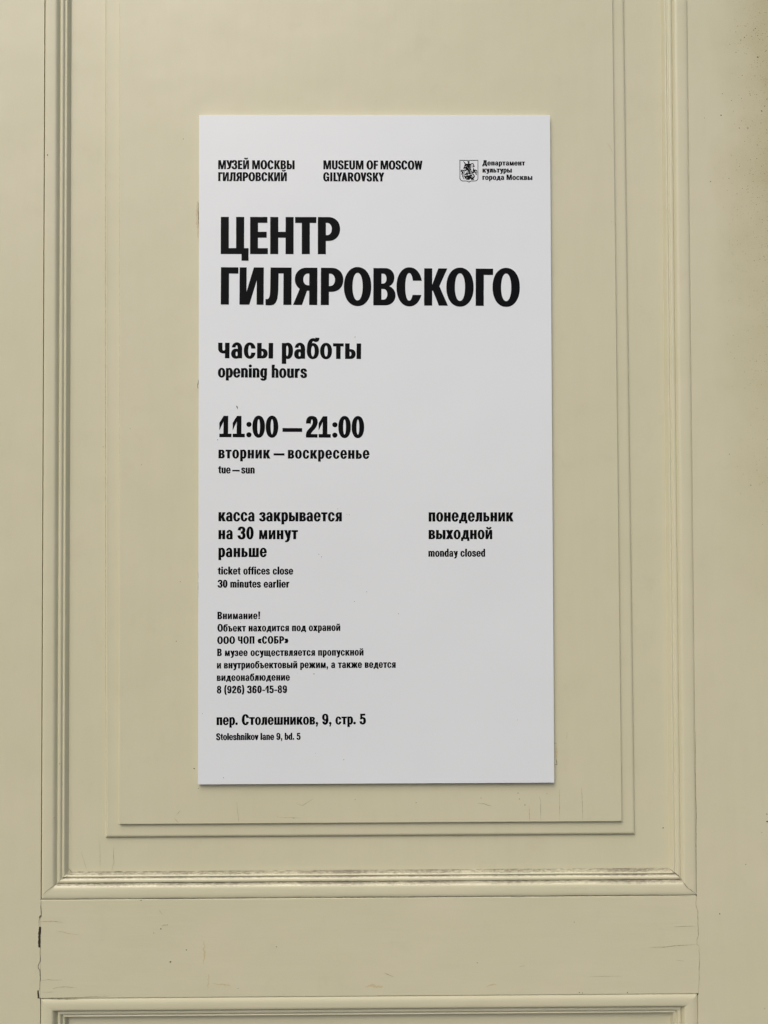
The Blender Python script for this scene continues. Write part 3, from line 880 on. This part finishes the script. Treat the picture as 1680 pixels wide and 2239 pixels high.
def flat(ops):
    """painter's-order union of the inked and cleared polygons -> vertices and triangles"""
    vs_, fs = [], []
    for s, q in ops:
        b = len(vs_)
        ar = sum(q[i - 1][0] * q[i][1] - q[i][0] * q[i - 1][1] for i in range(len(q)))
        if abs(ar) < 1e-6:
            continue
        if ar < 0:
            q = q[::-1]
        vs_ += [Vector(p) for p in q]
        fs.append((s, list(range(b, b + len(q)))))
    vo, eo, fo, ov, oe, of = delaunay_2d_cdt(vs_, [], [q for s, q in fs], 1, 1e-4)
    keep = [t for t, src in zip(fo, of) if src and fs[max(src)][0] == '+']
    return [tuple(p) for p in vo], keep


CACHE = {}


def swell(vv, ff, ax, ay):
    """outline of a triangulated letter, every contour pushed outward by ax, ay"""
    he = {(t[i], t[(i + 1) % len(t)]) for t in ff for i in range(len(t))}
    nxt = {}
    for a, c in he:
        if (c, a) not in he:
            nxt.setdefault(a, []).append(c)
    solid, holes = [], []
    while nxt:
        a = next(iter(nxt))
        loop, cur = [], a
        while cur in nxt:
            loop.append(cur)
            c = nxt[cur].pop()
            if not nxt[cur]:
                del nxt[cur]
            cur = c
        P = [vv[i] for i in loop]
        Q = []
        for p in P:
            if not Q or math.hypot(p[0] - Q[-1][0], p[1] - Q[-1][1]) > 0.12:
                Q.append(p)
        if len(Q) > 2 and math.hypot(Q[0][0] - Q[-1][0], Q[0][1] - Q[-1][1]) < 0.12:
            Q.pop()
        n = len(Q)
        if n < 3:
            continue
        area = sum(Q[i - 1][0] * Q[i][1] - Q[i][0] * Q[i - 1][1] for i in range(n)) / 2
        if abs(area) < 1.5:
            continue
        out = []
        for i in range(n):
            p, q, r = Q[i - 1], Q[i], Q[(i + 1) % n]
            n1 = Vector((q[1] - p[1], p[0] - q[0])).normalized()
            n2 = Vector((r[1] - q[1], q[0] - r[0])).normalized()
            s = n1 + n2
            k = s.dot(n1)
            s = s / max(k, 0.45)
            s = Vector((s.x * ax, s.y * ay))
            lim = 0.45 * min(math.hypot(q[0] - p[0], q[1] - p[1]), math.hypot(r[0] - q[0], r[1] - q[1]))
            if s.length > lim:
                s = s * (lim / s.length)
            out.append((q[0] + s.x, q[1] + s.y))
        (solid if area > 0 else holes).append(out)
    return [('+', q) for q in solid] + [('-', q) for q in holes]


def glyph(ch, fat):
    if (ch, fat) not in CACHE:
        vv, ff = flat(G[ch][0])
        if fat:
            vv, ff = flat(swell(vv, ff, fat, fat * 0.5))
        CACHE[ch, fat] = (vv, ff)
    return CACHE[ch, fat]


def layout(text, track, space):
    x, out, prev = 0.0, [], None
    for i, ch in enumerate(text):
        if ch == ' ':
            x += (18 if '—' in (text[i - 1], text[i + 1]) else space) + track
            prev = None
            continue
        ops, w, l, r = G[ch]
        if prev is not None:
            x += l + KERN.get((prev, ch), 0)
        out.append((ch, x))
        x += w
        end = x
        x += r + track
        prev = ch
    return out, end


INK_Y = SY - 0.00012


def set_line(text, xl, yl, xr, yr, cap, what, xs=1.0, dense=1.0):
    """one printed line: baseline from (xl, yl) to (xr, yr) in the photograph, cap height in photograph pixels"""
    a, b = Vector(at(xl, yl, INK_Y)), Vector(at(xr, yr, INK_Y))
    capm = cap * 0.9 / F_PX
    k = capm / 100.0
    want = (b - a).length / (k * xs)
    n = len(text) - 1
    space = 27 if text.upper() == text else 31
    fat = 0 if cap > 60 else 0.7 if cap > 30 else 2.3 if xs > 1 else 2.3 if max(text) < 'z' and text.upper() != text else 2.0 if cap < 20 else 1.6
    _, w0 = layout(text, 0, space)
    track = (want - w0) / n
    lim = 7.0 if fat else 1.0
    tr = max(-lim, min(lim, track))
    gl_, w1 = layout(text, tr, space)
    kx = (b - a).length / w1
    if 0: print('%-44s track %5.1f  xscale %.3f' % (text, track, kx / k))
    d = (b - a).normalized()
    u = Vector((-d.y, d.x))
    verts, faces = [], []
    for ch, x in gl_:
        vv, ff = glyph(ch, fat)
        o0 = len(verts)
        for px, py in vv:
            q = a + d * ((x + px) * kx) + u * (py * k)
            verts.append((q.x, INK_Y, q.y))
        faces += [tuple(o0 + i for i in t) for t in ff]
    ob = spart(link('lettering', verts, faces, M_INK))
    ob['label'] = what
    return ob


LINES = [
    ('МУЗЕЙ МОСКВЫ', 477.8, 369.6, 644.2, 369.9, 19.4, 'small bold capitals МУЗЕЙ МОСКВЫ at top left'),
    ('ГИЛЯРОВСКИЙ', 477.8, 395.7, 627.1, 395.9, 19.2, 'small bold capitals ГИЛЯРОВСКИЙ'),
    ('MUSEUM OF MOSCOW', 707.8, 369.9, 923.7, 370.6, 19.4, 'small bold capitals MUSEUM OF MOSCOW'),
    ('GILYAROVSKY', 707.1, 396.2, 840.2, 396.6, 19.4, 'small bold capitals GILYAROVSKY'),
    ('Департамент', 1055.2, 361.6, 1148.1, 361.7, 11.5, 'tiny line Департамент beside the emblem', 1.16),
    ('культуры', 1055.7, 377.1, 1119.2, 377.2, 11.5, 'tiny line культуры beside the emblem', 1.16),
    ('города Москвы', 1055.5, 393.0, 1164.2, 393.4, 11.5, 'tiny line города Москвы beside the emblem', 1.16),
    ('ЦЕНТР', 482.9, 555.4, 744.0, 555.8, 82.0, 'large black capitals ЦЕНТР'),
    ('ГИЛЯРОВСКОГО', 482.9, 665.9, 1137.0, 669.2, 82.2, 'large black capitals ГИЛЯРОВСКОГО'),
    ('часы работы', 477.4, 783.1, 789.5, 784.8, 46.4, 'heading часы работы'),
    ('opening hours', 477.4, 824.8, 671.2, 826.0, 27.2, 'line opening hours'),
    ('11:00 — 21:00', 480.3, 955.7, 796.2, 957.0, 46.4, 'large figures 11:00 — 21:00'),
    ('вторник — воскресенье', 478.4, 1002.0, 807.8, 1003.0, 25.4, 'line вторник — воскресенье'),
    ('tue — sun', 477.6, 1034.9, 556.9, 1035.1, 17.0, 'line tue — sun'),
    ('касса закрывается', 478.4, 1139.6, 747.4, 1139.8, 26.6, 'line касса закрывается'),
    ('на 30 минут', 478.4, 1178.7, 651.3, 1178.8, 26.6, 'line на 30 минут'),
    ('раньше', 478.4, 1217.8, 583.3, 1217.8, 26.6, 'line раньше'),
    ('ticket offices close', 476.8, 1256.0, 641.1, 1256.0, 16.4, 'line ticket offices close'),
    ('30 minutes earlier', 476.8, 1284.6, 633.0, 1284.5, 16.4, 'line 30 minutes earlier'),
    ('понедельник', 938.0, 1140.1, 1122.7, 1140.0, 26.8, 'line понедельник in the right column'),
    ('выходной', 938.0, 1178.6, 1076.3, 1178.5, 26.8, 'line выходной in the right column'),
    ('monday closed', 937.5, 1216.9, 1060.8, 1216.9, 16.4, 'line monday closed in the right column'),
    ('Внимание!', 476.2, 1353.7, 568.8, 1353.5, 15.8, 'small line Внимание!'),
    ('Объект находится под охраной', 476.0, 1380.8, 744.1, 1379.3, 15.8, 'small line Объект находится под охраной'),
    ('ООО ЧОП «СОБР»', 475.6, 1407.7, 630.9, 1407.0, 15.8, 'small line ООО ЧОП «СОБР»'),
    ('В музее осуществляется пропускной', 475.6, 1434.4, 794.9, 1433.2, 15.8, 'small line В музее осуществляется пропускной'),
    ('и внутриобъектовый режим, а также ведется', 475.0, 1461.6, 865.3, 1459.9, 15.8, 'small line и внутриобъектовый режим, а также ведется'),
    ('видеонаблюдение', 474.8, 1488.8, 634.0, 1487.9, 15.8, 'small line видеонаблюдение'),
    ('8 (926) 360-¹5-89', 474.8, 1516.0, 627.8, 1515.0, 15.8, 'small telephone number line'),
    ('пер. Столешников, 9, стр. 5', 474.3, 1585.3, 800.2, 1583.5, 22.6, 'address line пер. Столешников, 9, стр. 5'),
    ('Stoleshnikov lane 9, bd. 5', 473.2, 1618.3, 657.5, 1617.2, 14.4, 'address line Stoleshnikov lane 9, bd. 5'),
]
for row in LINES:
    set_line(*row)

# ------------------------------------------------------------------ coat of arms: shield outline, horseman over a dragon
def em(pts):
    return [(996 + x * 0.03614, 340 + y * 0.03614) for x, y in pts]


def emblem_mesh(name, ops, parent, lift=0.0):
    vv, ff = flat(ops)
    verts = []
    for x, y in vv:
        X, Z = at(996 + x * 0.03614, 340 - y * 0.03614, INK_Y)
        verts.append((X, INK_Y - lift, Z))
    return spart(link(name, verts, ff, M_INK), parent)


def fl(pts):
    return [(x, -y) for x, y in pts]


def stroke(pts, w, w2=None):
    """tapered stroke through points"""
    P = fl(pts)
    Q = []
    for i in range(len(P) - 1):
        p0, p1, p2, p3 = P[max(0, i - 1)], P[i], P[i + 1], P[min(len(P) - 1, i + 2)]
        for j in range(6):
            t = j / 6
            Q.append(tuple(0.5 * (2 * p1[c] + (p2[c] - p0[c]) * t + (2 * p0[c] - 5 * p1[c] + 4 * p2[c] - p3[c]) * t * t + (3 * p1[c] - p0[c] - 3 * p2[c] + p3[c]) * t ** 3) for c in (0, 1)))
    Q.append(P[-1])
    n = len(Q)
    w2 = w if w2 is None else w2
    out, last = [], None
    for i, p in enumerate(Q):
        a, b = Q[max(0, i - 1)], Q[min(n - 1, i + 1)]
        tx, ty = b[0] - a[0], b[1] - a[1]
        d = math.hypot(tx, ty) or 1
        ww = (w + (w2 - w) * i / (n - 1)) / 2 * (1.22 if w > 20 else 1)
        nx, ny = -ty / d * ww, tx / d * ww
        cur = ((p[0] + nx, p[1] + ny), (p[0] - nx, p[1] - ny))
        if last:
            out.append(('+', [last[0], last[1], cur[1], cur[0]]))
        last = cur
    return out


outer = [(258, 272), (1385, 272), (1385, 1390), (1370, 1440), (1335, 1490), (1290, 1530), (1230, 1555), (1000, 1556), (930, 1570), (880, 1590), (825, 1640),
         (775, 1595), (720, 1568), (650, 1556), (430, 1555), (360, 1525), (305, 1480), (270, 1430), (258, 1380)]
cx_, cy_ = 822, 900
inner = [(296, 306), (1350, 306), (1350, 1385), (1335, 1428), (1305, 1468), (1268, 1500), (1220, 1520), (1000, 1520), (920, 1532), (868, 1552), (825, 1592),
         (788, 1556), (735, 1532), (655, 1520), (440, 1520), (385, 1495), (335, 1455), (308, 1415), (296, 1375)]
emblem = spart(link('emblem', *(lambda q: ([(at(996 + x * .03614, 340 - y * .03614, INK_Y)[0], INK_Y, at(996 + x * .03614, 340 - y * .03614, INK_Y)[1]) for x, y in q[0]], q[1]))(
    flat([('+', fl(outer)), ('-', fl(inner))])), M_INK))
emblem['label'] = 'thin black shield outline round a horseman'
rider = p_(fl([(690, 375), (800, 335), (860, 350), (855, 480), (900, 500), (960, 500), (965, 580), (955, 860), (1020, 890), (900, 900), (880, 1000), (900, 1130), (850, 1130),
               (790, 1000), (760, 905), (660, 890), (640, 800), (590, 790), (475, 800), (530, 650), (560, 560), (600, 520), (690, 490), (770, 500), (775, 400)]))
rider += m_(fl([(905, 570), (925, 570), (900, 840), (880, 800)]), fl([(545, 655), (660, 660), (655, 690), (560, 690)]))
rider += stroke([(485, 355), (560, 440), (610, 510)], 26, 52) + [('-', q) for s, q in stroke([(640, 570), (760, 740), (880, 900)], 12)]
emblem_mesh('rider', rider, emblem, 0.00003)
horse = stroke([(950, 500), (1030, 485), (1085, 520), (1100, 590), (1150, 660)], 40, 36) + p_(fl([(1020, 590), (1080, 640), (1160, 620), (1165, 680), (1110, 690), (1040, 660)]))
horse += p_(fl([(1040, 690), (1085, 730), (1160, 870), (1210, 850), (1200, 930), (1140, 985), (1065, 970), (1060, 880), (1075, 800)]))
horse += stroke([(1190, 890), (1250, 890), (1300, 960), (1285, 1060)], 60, 26) + stroke([(1050, 1030), (1190, 990), (1240, 1080), (1275, 1180)], 50, 40)
horse += p_(fl([(690, 930), (720, 1060), (900, 1070), (1050, 1010), (1180, 985), (1150, 1040), (900, 1110), (740, 1120), (600, 1180), (500, 1215), (520, 1175), (610, 1110), (680, 1040)]))
horse += stroke([(680, 880), (600, 880), (520, 890), (480, 960)], 50, 34) + stroke([(620, 900), (560, 980), (570, 1110)], 26, 16)
horse += stroke([(470, 900), (380, 890), (350, 950), (400, 970), (410, 1060), (375, 1150)], 46, 36) + stroke([(440, 960), (470, 1060), (450, 1180), (450, 1270), (510, 1400)], 50, 34)
horse += stroke([(960, 960), (1000, 990), (1040, 1010)], 60, 40)
horse += stroke([(740, 930), (735, 1060)], 16) + stroke([(780, 930), (790, 1060)], 16) + stroke([(700, 960), (690, 1050)], 14) + stroke([(930, 930), (900, 1060)], 22)
emblem_mesh('horse', horse, emblem, 0.00006)
dragon = p_(fl([(460, 1240), (560, 1245), (680, 1230), (690, 1140), (760, 1130), (730, 1190), (770, 1230), (800, 1190), (860, 1200), (880, 1150), (1000, 1160), (1030, 1260), (1010, 1340),
                (1060, 1370), (1060, 1410), (1150, 1410), (1120, 1460), (940, 1470), (970, 1400), (870, 1400), (860, 1465), (640, 1460), (700, 1400), (640, 1395), (570, 1380), (560, 1300), (500, 1270)]))
dragon += stroke([(1000, 1100), (1090, 1150), (1140, 1240), (1100, 1330), (1030, 1370)], 30, 74) + m_(fl([(670, 1340), (690, 1300), (715, 1320), (690, 1390)]))
dragon += m_(fl([(955, 1230), (975, 1230), (985, 1330), (965, 1330)]))
emblem_mesh('dragon', dragon, emblem, 0.00009)

# marks left on the board's face
specks('dirt_specks', [(489, 1700.5, .5), (752, 1661, .5), (777, 886 - 149, .45), (872, 1342, .5), (802, 1294, .45), (775, 1315, .5),
                       (687, 1473.4, .7), (1132, 1574, .4), (697.5, 1211.8, .5), (703.5, 1217.5, .5), (476.5, 961.5, .6), (739, 1112.8, .5), (759, 1125.5, .4), (764, 1125.6, .4),
                       (776, 737, .4), (526, 1360.5, .4), (443, 1560, .4), (690, 1647, .3), (651, 1472, .3)], SY, M_CRACK, board)
ribbons('scratch', [([(517, 887), (519, 890.5), (520.5, 894.5)], 1.1, 0.2)], SY, M_CRACK, board)
